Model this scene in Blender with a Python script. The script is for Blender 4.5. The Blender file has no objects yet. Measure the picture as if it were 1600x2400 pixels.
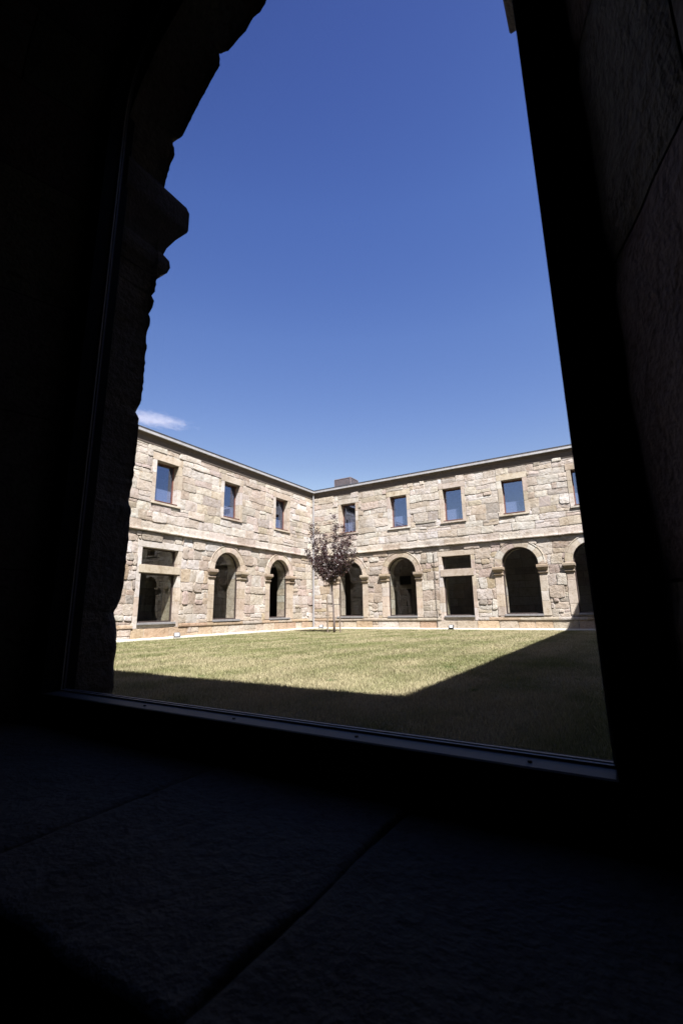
import bpy, bmesh, math, random
import numpy as np
from mathutils import Vector, Matrix, noise
from mathutils.geometry import tessellate_polygon

random.seed(11)
R = random.uniform
sc = bpy.context.scene
col = sc.collection
L, D, XR, YN = 14.31, 20.46, 1.99, 0.95      # court: left facade x=-L, far y=D, right x=XR, near outer face y=YN
EAVE = 7.41
OV = 0.24

# ------------------------------------------------------------------ helpers
def link(o, parent=None):
    col.objects.link(o)
    if parent is not None: o.parent = parent
    return o
def empty(name, label, cat, group=None, loc=(0, 0, 0)):
    o = bpy.data.objects.new(name, None); o.empty_display_size = .2; o.location = loc
    link(o); o['label'] = label; o['category'] = cat
    if group: o['group'] = group
    return o
def tag(o, label=None, cat=None, group=None, kind=None):
    if label: o['label'] = label
    if cat: o['category'] = cat
    if group: o['group'] = group
    if kind: o['kind'] = kind
    return o

class MB:
    """collects polygons, optional per-vertex colours"""
    def __init__(s): s.v = []; s.f = []; s.c = []; s.m = []
    def add(s, verts, faces, c=(.5, .43, .35), mi=0):
        b = len(s.v); s.v += [tuple(p) for p in verts]; s.c += [c] * len(verts)
        s.f += [tuple(b + i for i in f) for f in faces]; s.m += [mi] * len(faces)
    def box(s, x0, x1, y0, y1, z0, z1, c=(.5, .43, .35), bev=0, mi=0, tf=None):
        if bev > 0:
            b = bev; P = []
            for (ix, iy, iz) in ((b, b, 0), (b, 0, b), (0, b, b)):
                pass
            # chamfered box: 24 verts
            bm = bmesh.new(); bmesh.ops.create_cube(bm, size=1)
            for v in bm.verts:
                v.co = Vector((x0 + (v.co.x + .5) * (x1 - x0), y0 + (v.co.y + .5) * (y1 - y0), z0 + (v.co.z + .5) * (z1 - z0)))
            bmesh.ops.bevel(bm, geom=bm.edges[:], offset=b, segments=2, affect='EDGES', profile=.5)
            bm.verts.index_update()
            vs = [v.co.copy() for v in bm.verts]; fs = [[v.index for v in f.verts] for f in bm.faces]; bm.free()
        else:
            vs = [(x, y, z) for x in (x0, x1) for y in (y0, y1) for z in (z0, z1)]
            fs = [(0, 1, 3, 2), (4, 6, 7, 5), (0, 4, 5, 1), (2, 3, 7, 6), (0, 2, 6, 4), (1, 5, 7, 3)]
        if tf: vs = [tf(*p) for p in vs]
        s.add(vs, fs, c, mi)
    def tube(s, pts, rad, n=8, c=(.3, .2, .15), mi=0, cap=True):
        rings = []
        pts = [Vector(p) for p in pts]; vs = []
        for i, p in enumerate(pts):
            d = (pts[min(i + 1, len(pts) - 1)] - pts[max(i - 1, 0)]).normalized()
            a = d.cross(Vector((.13, .97, .2))).normalized(); b = d.cross(a)
            r = rad[i] if isinstance(rad, (list, tuple)) else rad
            for k in range(n):
                t = 2 * math.pi * k / n
                vs.append(p + (a * math.cos(t) + b * math.sin(t)) * r)
        fs = []
        for i in range(len(pts) - 1):
            for k in range(n):
                fs.append((i * n + k, i * n + (k + 1) % n, (i + 1) * n + (k + 1) % n, (i + 1) * n + k))
        if cap:
            fs.append(tuple(range(n))[::-1]); fs.append(tuple((len(pts) - 1) * n + k for k in range(n)))
        s.add(vs, fs, c, mi)
    def build(s, name, mats, parent=None, recalc=True, smooth=False):
        me = bpy.data.meshes.new(name); me.from_pydata(s.v, [], s.f)
        if not isinstance(mats, (list, tuple)): mats = [mats]
        for m in mats: me.materials.append(m)
        if len(mats) > 1: me.polygons.foreach_set('material_index', s.m)
        ca = me.color_attributes.new('col', 'FLOAT_COLOR', 'POINT')
        a = np.ones((len(s.c), 4), dtype=np.float32); a[:, :3] = np.array(s.c, dtype=np.float32).reshape(-1, 3)
        ca.data.foreach_set('color', a.ravel())
        if recalc:
            bm = bmesh.new(); bm.from_mesh(me); bmesh.ops.recalc_face_normals(bm, faces=bm.faces); bm.to_mesh(me); bm.free()
        if smooth: me.polygons.foreach_set('use_smooth', [True] * len(me.polygons))
        me.update()
        o = bpy.data.objects.new(name, me); return link(o, parent)

# ------------------------------------------------------------------ materials
def newmat(name):
    m = bpy.data.materials.new(name); m.use_nodes = True
    nt = m.node_tree; b = nt.nodes['Principled BSDF']; return m, nt, b
def N(nt, t, **k):
    n = nt.nodes.new(t)
    for a, b in k.items(): setattr(n, a, b)
    return n
def ramp(nt, fac, stops):
    r = N(nt, 'ShaderNodeValToRGB'); e = r.color_ramp.elements
    e[0].position, e[0].color = stops[0][0], (*stops[0][1], 1); e[1].position, e[1].color = stops[1][0], (*stops[1][1], 1)
    for p, c in stops[2:]:
        x = e.new(p); x.color = (*c, 1)
    nt.links.new(fac, r.inputs[0]); return r.outputs[0]
def noise_tex(nt, co, scale, detail=5, rough=.6, dist=0):
    n = N(nt, 'ShaderNodeTexNoise'); n.inputs['Scale'].default_value = scale; n.inputs['Detail'].default_value = detail
    n.inputs['Roughness'].default_value = rough; n.inputs['Distortion'].default_value = dist
    nt.links.new(co, n.inputs['Vector']); return n.outputs[0]
def mix(nt, a, b, fac, mode='MULTIPLY'):
    m = N(nt, 'ShaderNodeMix', data_type='RGBA', blend_type=mode)
    for s, v in ((m.inputs[6], a), (m.inputs[7], b), (m.inputs[0], fac)):
        if hasattr(v, 'is_output'): nt.links.new(v, s)
        elif isinstance(v, (int, float)): s.default_value = v
        else: s.default_value = (*v, 1)
    return m.outputs[2]
def bump(nt, b, h, strength, dist):
    n = N(nt, 'ShaderNodeBump'); n.inputs['Strength'].default_value = strength; n.inputs['Distance'].default_value = dist
    nt.links.new(h, n.inputs['Height']); nt.links.new(n.outputs[0], b.inputs['Normal']); return n

def stone_mat(name, tint=(1, 1, 1), bstr=.55, spots=True, fine=60):
    m, nt, b = newmat(name)
    at = N(nt, 'ShaderNodeAttribute', attribute_name='col'); tc = N(nt, 'ShaderNodeTexCoord'); co = tc.outputs['Object']
    c = mix(nt, at.outputs['Color'], tint, 1.0)
    n1 = noise_tex(nt, co, 1.1, 6, .65, .4); c = mix(nt, c, ramp(nt, n1, [(.3, (.78, .72, .64)), (.62, (1.06, 1.05, 1.04))]), .8)
    n2 = noise_tex(nt, co, 7, 5, .7, .3); c = mix(nt, c, ramp(nt, n2, [(.32, (.66, .58, .48)), (.48, (1, 1, 1)), (.75, (1.12, 1.12, 1.14))]), .75)
    n3 = noise_tex(nt, co, fine, 3, .6); c = mix(nt, c, ramp(nt, n3, [(.3, (.6, .58, .55)), (.5, (1, 1, 1)), (.72, (1.25, 1.25, 1.25))]), .75)
    if spots:
        v = noise_tex(nt, co, 22, 2, .5, 1.0); c = mix(nt, c, ramp(nt, v, [(.24, (.35, .31, .27)), (.35, (1, 1, 1))]), .85)
    nt.links.new(c, b.inputs['Base Color']); b.inputs['Roughness'].default_value = .92; b.inputs['Specular IOR Level'].default_value = .25
    mpw = N(nt, 'ShaderNodeMapping'); mpw.inputs['Scale'].default_value = (1.6, 1.6, .35); nt.links.new(co, mpw.inputs[0])
    nw_ = noise_tex(nt, mpw.outputs[0], 1.3, 6, .7, .2); c = mix(nt, c, ramp(nt, nw_, [(.34, (.72, .69, .64)), (.52, (1, 1, 1))]), .55); nt.links.new(c, b.inputs['Base Color'])
    h = N(nt, 'ShaderNodeMath', operation='ADD'); nt.links.new(n2, h.inputs[0])
    h2 = N(nt, 'ShaderNodeMath', operation='MULTIPLY'); h2.inputs[1].default_value = .35; nt.links.new(n3, h2.inputs[0]); nt.links.new(h2.outputs[0], h.inputs[1])
    bump(nt, b, h.outputs[0], bstr, .035)
    return m
M_STONE = stone_mat('weathered_granite', bstr=.85)
M_DRESS = stone_mat('dressed_granite', bstr=.3, spots=False)
M_CLOSE = stone_mat('granite_close', bstr=.5, fine=95)

def flat(name, c, rough=.5, metal=0, nscale=None, namp=.2, spec=.5):
    m, nt, b = newmat(name)
    b.inputs['Roughness'].default_value = rough; b.inputs['Metallic'].default_value = metal; b.inputs['Specular IOR Level'].default_value = spec
    tc = N(nt, 'ShaderNodeTexCoord')
    n = noise_tex(nt, tc.outputs['Object'], nscale or 6, 4, .6)
    cc = mix(nt, c, ramp(nt, n, [(.3, (1 - namp,) * 3), (.7, (1 + namp * .5,) * 3)]), 1.0)
    nt.links.new(cc, b.inputs['Base Color']); return m
M_ZINC = flat('zinc', (.33, .325, .335), .42, .35, 5)
M_SILL = flat('sill_metal', (.20, .195, .20), .4, .25, 8)
M_DARKFR = flat('dark_bronze_frame', (.045, .033, .03), .4, .2, 9)
M_RUST = flat('oxide_frame', (.13, .055, .04), .5, .1, 9)
M_BLACK = flat('black_steel', (.008, .0075, .007), .75, 0, 12, spec=.08)
M_RAIL = flat('brushed_rail', (.032, .029, .028), .65, .1, 30, .25)
M_SOFF = flat('soffit_board', (.055, .042, .034), .8, 0, 5)
M_SLATE = flat('slate', (.035, .04, .055), .6, 0, 3)
M_LOUV = flat('louvre_metal', (.15, .135, .15), .5, .3, 4)
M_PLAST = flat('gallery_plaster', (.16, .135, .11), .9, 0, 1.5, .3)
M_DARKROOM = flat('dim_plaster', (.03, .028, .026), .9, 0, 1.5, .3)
M_BLIND = flat('blind_fabric', (.40, .46, .50), .8, 0, 30, .05)
M_CONC = flat('pale_concrete', (.48, .46, .41), .9, 0, 9, .12)
M_STAKE = flat('stake_wood', (.13, .10, .075), .85, 0, 14, .3)
M_TIE = flat('tie_dark', (.05, .045, .04), .7)
M_BARK = flat('plum_bark', (.10, .078, .07), .85, 0, 20, .35)
M_LAMPGL = flat('lamp_glass', (.75, .76, .78), .25, 0, 30, .1)
M_LAMPBODY = flat('lamp_body', (.10, .10, .105), .4, .5, 9)
M_FLOORST = flat('flagstone', (.075, .065, .055), .8, 0, 2.5, .35)

def glass_mat(name, refl, tint, rough=.0, smudge=False, gc=(1, 1, 1)):
    m = bpy.data.materials.new(name); m.use_nodes = True; nt = m.node_tree; nt.nodes.clear()
    out = N(nt, 'ShaderNodeOutputMaterial'); mx = N(nt, 'ShaderNodeMixShader'); tr = N(nt, 'ShaderNodeBsdfTransparent'); gl = N(nt, 'ShaderNodeBsdfGlossy')
    tr.inputs[0].default_value = (*tint, 1); gl.inputs['Roughness'].default_value = rough; gl.inputs[0].default_value = (*gc, 1)
    # Schlick reflectance from the angle alone, the same for either side of the sheet
    ge = N(nt, 'ShaderNodeNewGeometry'); dt = N(nt, 'ShaderNodeVectorMath', operation='DOT_PRODUCT'); nt.links.new(ge.outputs['Normal'], dt.inputs[0]); nt.links.new(ge.outputs['Incoming'], dt.inputs[1])
    ab = N(nt, 'ShaderNodeMath', operation='ABSOLUTE'); nt.links.new(dt.outputs['Value'], ab.inputs[0])
    iv = N(nt, 'ShaderNodeMath', operation='SUBTRACT'); iv.inputs[0].default_value = 1; nt.links.new(ab.outputs[0], iv.inputs[1])
    pw = N(nt, 'ShaderNodeMath', operation='POWER'); pw.inputs[1].default_value = 5; nt.links.new(iv.outputs[0], pw.inputs[0])
    ma = N(nt, 'ShaderNodeMath', operation='MULTIPLY_ADD'); ma.inputs[1].default_value = .9 - refl; ma.inputs[2].default_value = refl
    nt.links.new(pw.outputs[0], ma.inputs[0]); nt.links.new(ma.outputs[0], mx.inputs[0])
    nt.links.new(tr.outputs[0], mx.inputs[1]); nt.links.new(gl.outputs[0], mx.inputs[2])
    last = mx.outputs[0]
    if smudge:
        tc = N(nt, 'ShaderNodeTexCoord'); mp = N(nt, 'ShaderNodeMapping'); nt.links.new(tc.outputs['Object'], mp.inputs[0]); mp.inputs['Scale'].default_value = (9, 9, 2.5)
        n = noise_tex(nt, mp.outputs[0], 2.2, 4, .6, .5)
        f = N(nt, 'ShaderNodeMapRange'); f.inputs[1].default_value = .73; f.inputs[2].default_value = .80; f.inputs[3].default_value = 0; f.inputs[4].default_value = .10
        nt.links.new(n, f.inputs[0]); df = N(nt, 'ShaderNodeBsdfDiffuse'); df.inputs[0].default_value = (.12, .12, .12, 1)
        m2 = N(nt, 'ShaderNodeMixShader'); nt.links.new(f.outputs[0], m2.inputs[0]); nt.links.new(last, m2.inputs[1]); nt.links.new(df.outputs[0], m2.inputs[2]); last = m2.outputs[0]
    nt.links.new(last, out.inputs[0]); return m
M_GLUP = glass_mat('upper_window_glass', .20, (.72, .73, .80), gc=(.62, .74, 1.05))
M_GLLOW = glass_mat('gallery_glass', .045, (.86, .88, .86))
M_GLNEAR = glass_mat('near_glass', .03, (.99, .99, .99), smudge=True)

# leaf
def leaf_mat():
    m, nt, b = newmat('plum_leaf'); at = N(nt, 'ShaderNodeAttribute', attribute_name='col')
    nt.links.new(at.outputs['Color'], b.inputs['Base Color']); b.inputs['Roughness'].default_value = .38; b.inputs['Specular IOR Level'].default_value = .6
    tl = N(nt, 'ShaderNodeBsdfTranslucent'); c = mix(nt, at.outputs['Color'], (2.2, .9, .8), 1.0); nt.links.new(c, tl.inputs[0])
    mx = N(nt, 'ShaderNodeMixShader'); mx.inputs[0].default_value = .22
    nt.links.new(b.outputs[0], mx.inputs[1]); nt.links.new(tl.outputs[0], mx.inputs[2]); nt.links.new(mx.outputs[0], nt.nodes['Material Output'].inputs[0])
    return m
M_LEAF = leaf_mat()
def grass_mat():
    m, nt, b = newmat('grass_blade'); at = N(nt, 'ShaderNodeAttribute', attribute_name='col')
    nt.links.new(at.outputs['Color'], b.inputs['Base Color']); b.inputs['Roughness'].default_value = .6; b.inputs['Specular IOR Level'].default_value = .25
    tl = N(nt, 'ShaderNodeBsdfTranslucent'); nt.links.new(at.outputs['Color'], tl.inputs[0])
    mx = N(nt, 'ShaderNodeMixShader'); mx.inputs[0].default_value = .3
    nt.links.new(b.outputs[0], mx.inputs[1]); nt.links.new(tl.outputs[0], mx.inputs[2]); nt.links.new(mx.outputs[0], nt.nodes['Material Output'].inputs[0])
    return m
M_GRASS = grass_mat()
def lawn_mat():
    m, nt, b = newmat('lawn_turf'); tc = N(nt, 'ShaderNodeTexCoord'); co = tc.outputs['Object']
    n = noise_tex(nt, co, .8, 6, .6, .3); c = ramp(nt, n, [(.35, (.13, .13, .06)), (.6, (.20, .18, .105))])
    n2 = noise_tex(nt, co, 25, 4, .7); c = mix(nt, c, ramp(nt, n2, [(.3, (.5, .5, .45)), (.7, (1.25, 1.2, 1.1))]), .9)
    nt.links.new(c, b.inputs['Base Color']); b.inputs['Roughness'].default_value = .95
    bump(nt, b, n2, 1, .03); return m
M_LAWN = lawn_mat()

# ------------------------------------------------------------------ masonry
PAL_UP = [((0.339, 0.307, 0.276), 42), ((0.372, 0.349, 0.327), 26), ((0.300, 0.258, 0.220), 14), ((0.317, 0.273, 0.250), 10), ((0.295, 0.260, 0.214), 5), ((0.248, 0.224, 0.203), 6)]
PAL_LO = [((0.324, 0.290, 0.257), 32), ((0.352, 0.329, 0.309), 22), ((0.284, 0.241, 0.205), 18), ((0.294, 0.245, 0.217), 12), ((0.282, 0.234, 0.180), 6), ((0.226, 0.202, 0.181), 10)]
PAL_PL = [((0.303, 0.235, 0.170), 30), ((0.300, 0.259, 0.218), 45), ((0.263, 0.191, 0.142), 8), ((0.325, 0.294, 0.265), 22)]
PAL_DR = [((0.325, 0.277, 0.233), 60), ((0.304, 0.255, 0.214), 20), ((0.342, 0.305, 0.268), 20)]
PAL_DRW = [((0.331, 0.290, 0.247), 40), ((0.362, 0.340, 0.322), 30), ((0.305, 0.260, 0.223), 20), ((0.285, 0.241, 0.212), 10)]
def pick(pal):
    c = random.choices([p[0] for p in pal], [p[1] for p in pal])[0]; k = R(.88, 1.08); return (c[0] * k, c[1] * k * R(.98, 1.02), c[2] * k * R(.95, 1.04))
def sub_rect(r, b):
    a0, a1, z0, z1 = r; b0, b1, y0, y1 = b
    if b0 >= a1 or b1 <= a0 or y0 >= z1 or y1 <= z0: return [r]
    out = []
    if b0 > a0: out.append((a0, b0, z0, z1))
    if b1 < a1: out.append((b1, a1, z0, z1))
    m0, m1 = max(a0, b0), min(a1, b1)
    if y0 > z0: out.append((m0, m1, z0, y0))
    if y1 < z1: out.append((m0, m1, y1, z1))
    return out

def stone(mb, tf, rect, h, c, rc=.04, gap=.008, warp=.0, own=.008, discs=(), blocks=(), inset=.009, seed=0, step=.09, base=-.02, mi=0):
    a0, a1, z0, z1 = rect
    a0 += gap; a1 -= gap; z0 += gap; z1 -= gap
    w, hh = a1 - a0, z1 - z0
    if w < .03 or hh < .03: return
    rc = min(rc, w * .45, hh * .45)
    pts = []
    cs = [(a1 - rc, z1 - rc, 0), (a0 + rc, z1 - rc, 90), (a0 + rc, z0 + rc, 180), (a1 - rc, z0 + rc, 270)]
    rcs = [rc * R(.35, 1.2) for _ in range(4)] if rc > .02 else [rc] * 4
    corners = [(a1, z1, -1, -1, 0), (a0, z1, 1, -1, 90), (a0, z0, 1, 1, 180), (a1, z0, -1, 1, 270)]
    arcs = []
    for (x, z, sx, sz, ang), r_ in zip(corners, rcs):
        cx, cz = x + sx * r_, z + sz * r_
        arcs.append([(cx + r_ * math.cos(math.radians(ang + t)), cz + r_ * math.sin(math.radians(ang + t))) for t in (0, 45, 90)])
    for i in range(4):
        pts += arcs[i]
        p, q = arcs[i][-1], arcs[(i + 1) % 4][0]
        n = int(math.hypot(q[0] - p[0], q[1] - p[1]) / step)
        for k in range(1, n + 1):
            t = k / (n + 1); pts.append((p[0] + (q[0] - p[0]) * t, p[1] + (q[1] - p[1]) * t))
    out = []
    for (x, z) in pts:
        if warp or own:
            wgt = 1.0
            for (b0, b1, y0, y1) in blocks:
                dx = max(b0 - x, 0, x - b1); dz = max(y0 - z, 0, z - y1); dd = math.hypot(dx, dz)
                wgt = min(wgt, dd / .18)
            nv = noise.noise_vector(Vector((x * 1.7, z * 2.3, seed * 7.1))); nw = noise.noise_vector(Vector((x * 9, z * 9, seed * 3.7 + a0 * 5)))
            x += wgt * (nv.x * warp * 1.3) + nw.x * own * min(1, wgt * 2); z += wgt * nv.y * warp + nw.y * own * min(1, wgt * 2)
        for (dx_, dz_, dr, dlow) in discs:
            if z > dlow:
                ex, ez = x - dx_, z - dz_; d = math.hypot(ex, ez)
                if d < dr and d > 1e-4: x, z = dx_ + ex * dr / d, dz_ + ez * dr / d
        out.append((x, z))
    area = 0
    for i in range(len(out)):
        (x1, y1), (x2, y2) = out[i], out[(i + 1) % len(out)]; area += x1 * y2 - x2 * y1
    if abs(area) / 2 < .004: return
    cx = sum(p[0] for p in out) / len(out); cz = sum(p[1] for p in out) / len(out)
    n = len(out)
    tilt1, tilt2 = R(-.012, .012) * min(1, own * 80), R(-.02, .02) * min(1, own * 80)
    def ring(ins, nn, rough):
        r = []
        for (x, z) in out:
            dx, dz = x - cx, z - cz; d = math.hypot(dx, dz) + 1e-6; k = max(0, 1 - ins / d)
            px, pz = cx + dx * k, cz + dz * k
            q = nn + (noise.noise(Vector((px * 8, pz * 8, seed))) * rough + tilt1 * dx + tilt2 * dz if rough else 0)
            r.append(tf(px, q, pz))
        return r
    rough = .007 if own > .004 else .002
    V = ring(0, base, 0) + ring(0, h - inset * .9, rough) + ring(inset, h, rough) + ring(min(w, hh) * .30, h + rough * .6, rough) + [tf(cx, h + rough * .8, cz)]
    F = []
    for k in range(3):
        for i in range(n):
            j = (i + 1) % n; F.append((k * n + i, k * n + j, (k + 1) * n + j, (k + 1) * n + i))
    for i in range(n): F.append((3 * n + i, 3 * n + (i + 1) % n, 4 * n))
    mb.add(V, F, c, mi)

def courses(z0, z1, hmin, hmax):
    zs = [z0]
    while zs[-1] < z1 - 1e-6:
        h = R(hmin, hmax); rem = z1 - zs[-1]
        if rem < hmax * 1.15: h = rem if rem <= hmax * 1.15 and rem - hmin < hmin else rem / 2
        zs.append(zs[-1] + h)
    return zs
def fill(mb, tf, s0, s1, z0, z1, hr, wr, pal, blocks, discs, warp, own, hs, split=.2, rc=.045, seed=0, gap=(.004, .013)):
    zs = courses(z0, z1, *hr)
    for za, zb in zip(zs, zs[1:]):
        a = s0
        while a < s1 - 1e-6:
            w = R(*wr)
            if R(0, 1) < .25: w *= R(.4, .8)
            b = a + w
            if s1 - b < wr[0] * .6: b = s1
            cand = [(a, b, za, zb)]
            if R(0, 1) < split and zb - za > .24:
                m = za + (zb - za) * R(.35, .65)
                if R(0, 1) < .5: cand = [(a, b, za, m), (a, b, m, zb)]
                else:
                    c_ = a + (b - a) * R(.35, .65); cand = [(a, b, za, m), (a, c_, m, zb), (c_, b, m, zb)]
            for bl in blocks:
                cand = [q for r in cand for q in sub_rect(r, bl)]
            for r in cand:
                if r[1] - r[0] < .07 or r[3] - r[2] < .05:
                    continue
                ok = True
                for (dx, dz, dr, dl) in discs:
                    if all(math.hypot(x - dx, z - dz) < dr for x in r[:2] for z in r[2:]) and r[2] > dl - .05: ok = False
                if not ok: continue
                h = R(hs[0], hs[0] + .010) if R(0, 1) < .62 else R(hs[1] * .6, hs[1] * 1.15)
                stone(mb, tf, r, h, pick(pal), rc=R(.5, 1.2) * rc, gap=R(*gap), warp=warp, own=own, discs=discs, blocks=blocks, seed=seed)
            a = b

def loop_rect(a0, a1, z0, z1): return [(a0, z0), (a1, z0), (a1, z1), (a0, z1)]
def loop_arch(c, r, z0, zs, n=28): return [(c - r, z0), (c + r, z0)] + [(c + r * math.cos(math.pi * i / n), zs + r * math.sin(math.pi * i / n)) for i in range(n + 1)]
def sheet(mb, tf, outer, holes, nn, c, mi=0):
    loops = [[Vector((x, z, 0)) for x, z in outer]] + [[Vector((x, z, 0)) for x, z in h] for h in holes]
    tri = tessellate_polygon(loops); flatv = [p for l in loops for p in l]
    mb.add([tf(p.x, nn, p.y) for p in flatv], [tuple(t) for t in tri], c, mi)
def tunnel(mb, tf, lp, n0, n1, c, mi=0):
    n = len(lp); mb.add([tf(x, n0, z) for x, z in lp] + [tf(x, n1, z) for x, z in lp], [(i, (i + 1) % n, n + (i + 1) % n, n + i) for i in range(n)], c, mi)
def frame_loop(mb, tf, lp, t, n0, n1, c=(.1, .1, .1)):
    """frame of width t following closed loop lp (inwards), between depths n0 (front) and n1"""
    n = len(lp); inn = []
    for i in range(n):
        p0, p, p1 = Vector(lp[i - 1]), Vector(lp[i]), Vector(lp[(i + 1) % n])
        d0 = (p - p0); d1 = (p1 - p)
        if d0.length < 1e-6: d0 = d1
        if d1.length < 1e-6: d1 = d0
        d0.normalize(); d1.normalize(); m0 = Vector((-d0.y, d0.x)); m1 = Vector((-d1.y, d1.x))
        b = (m0 + m1); b.normalize(); k = t / max(.3, b.dot(m0)); inn.append((p.x + b.x * k, p.y + b.y * k))
    V = [tf(x, n0, z) for x, z in lp] + [tf(x, n0, z) for x, z in inn] + [tf(x, n1, z) for x, z in inn] + [tf(x, n1, z) for x, z in lp]
    F = []
    for k in range(4):
        for i in range(n):
            j = (i + 1) % n; F.append((k * n + i, k * n + j, ((k + 1) % 4) * n + j, ((k + 1) % 4) * n + i))
    mb.add(V, F, c); return inn

IMP = [(0, 2.20), (.012, 2.225), (.040, 2.245), (.052, 2.275), (.045, 2.305), (.018, 2.325), (.03, 2.36), (.075, 2.43), (.115, 2.475), (.12, 2.49), (.12, 2.575), (.105, 2.60), (0, 2.605)]
def impost(mb, tf, sA, sE, dirn, nb, dz=.07, c=(.50, .40, .29), kin=.55, sp=1.0, sz=1.0):
    """sA outer end on facade, sE jamb edge (opening side); dirn=+1 when the opening lies towards +s"""
    V = []; F = []
    for p, z in IMP:
        z = 2.605 + (z - 2.605) * sz + dz; p *= sp
        o, e = sA - dirn * p * .35, sE + dirn * p * kin
        V += [tf(o, nb, z), tf(o, p + .02, z), tf(e, p + .02, z), tf(e, nb, z)]
    for k in range(len(IMP) - 1):
        for i in range(4): F.append((4 * k + i, 4 * k + (i + 1) % 4, 4 * k + 4 + (i + 1) % 4, 4 * k + 4 + i))
    F.append((0, 1, 2, 3)); m = 4 * (len(IMP) - 1); F.append((m, m + 1, m + 2, m + 3))
    mb.add(V, F, c)

RD = .19        # reveal depth to frame
TH = .75        # wall thickness
def arch_surround(tf, o, pal, name='surround', near=False, nst=9):
    mb = MB(); c, r, z0, zs = o['c'], o['r'], o['z0'], o['zs']; w = .30; pr = .028
    th0 = 0
    cuts = [math.pi * i / nst + (R(-.05, .05) if 0 < i < nst else 0) for i in range(nst + 1)]
    for a, b in zip(cuts, cuts[1:]):
        cc = pick(pal); g = .0035; k = 5; V = []; F = []
        wo = w + R(-.01, .02)
        for i in range(k):
            t = a + g / r + (b - a - 2 * g / r) * i / (k - 1)
            for (rr, nn) in ((r, -RD), (r, pr - .01), (r + .01, pr), (r + .5 * wo, pr + .004), (r + wo - .045, pr), (r + wo - .04, pr + .018), (r + wo - .008, pr + .018), (r + wo, pr + .008), (r + wo, -.02)):
                V.append(tf(c + rr * math.cos(t), nn, zs + rr * math.sin(t)))
        m = 9
        for i in range(k - 1):
            for j in range(m): F.append((i * m + j, i * m + (j + 1) % m, (i + 1) * m + (j + 1) % m, (i + 1) * m + j))
        F.append(tuple(range(m))); F.append(tuple((k - 1) * m + j for j in range(m)))
        mb.add(V, F, cc)
    for d in (-1, 1):
        e = c + d * r
        zc = z0 - .07
        while zc < 2.28:
            h = R(.36, .60); zt = min(zc + h, 2.28)
            if 2.28 - zt < .2: zt = 2.28
            wj = w + R(-.02, .02)
            cc = pick(pal)
            s0_, s1_ = (e - wj, e) if d < 0 else (e, e + wj)
            mb.box(s0_, s1_, -RD, pr + R(-.003, .003), zc + .003, zt - .003, cc, bev=.008, tf=tf)
            zc = zt
        sA = e + d * (w + .02)
        impost(mb, tf, sA, e, -d, -RD, c=pick([((.25, .21, .165), 1), ((.235, .19, .145), 1)]), sp=1.3, sz=1.0, kin=.45)
        # springer block between impost and ring
        s0_, s1_ = (e - w, e) if d < 0 else (e, e + w)
        if zs > 2.69: mb.box(s0_, s1_, -RD, pr, 2.676, zs - .002, pick(pal), bev=.004, tf=tf)
    return mb
def rect_surround(tf, o, pal):
    mb = MB(); a0, a1, z0, z1 = o['r']; jw = .17; pr = .024; RD = .19 + (.07 if o['t'] == 'rect' else 0)
    def blk(s0, s1, za, zb, p=pr):
        mb.box(s0 + .003, s1 - .003, -RD, p + R(-.003, .003), za + .003, zb - .003, pick(pal), bev=.007, tf=tf)
    double = o['t'] == 'double'
    top = z1
    lh = .27 if not double else .24
    e = .03
    blk(a0 - jw - e, a1 + jw + e, top, top + lh, pr + .004)
    bot = z0 - (.14 if not double else .07)
    jb = z0 - .06 if not double else .40
    for s0, s1 in ((a0 - jw, a0), (a1, a1 + jw)):
        zc = jb
        while zc < top - 1e-3:
            zt = min(zc + R(.38, .75), top)
            if top - zt < .22: zt = top
            ex = R(0, .05) if R(0, 1) < .4 else 0
            blk(s0 - (ex if s0 < a0 else 0), s1 + (ex if s0 > a0 else 0), zc, zt); zc = zt
    if not double:
        mb.box(a0 + .001, a1 - .001, -RD, pr + .002, z0 - .06, z0 - .03, pick(pal), bev=.004, tf=tf)
        mb.box(a0 - .165, a1 + .165, -.02, pr + .045, bot + .004, z0 - .062, pick(pal), bev=.006, tf=tf)
    else:
        blk(a0 - .10, a1 + .10, o['m0'], o['m1'], pr + .03)
    return mb

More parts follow.
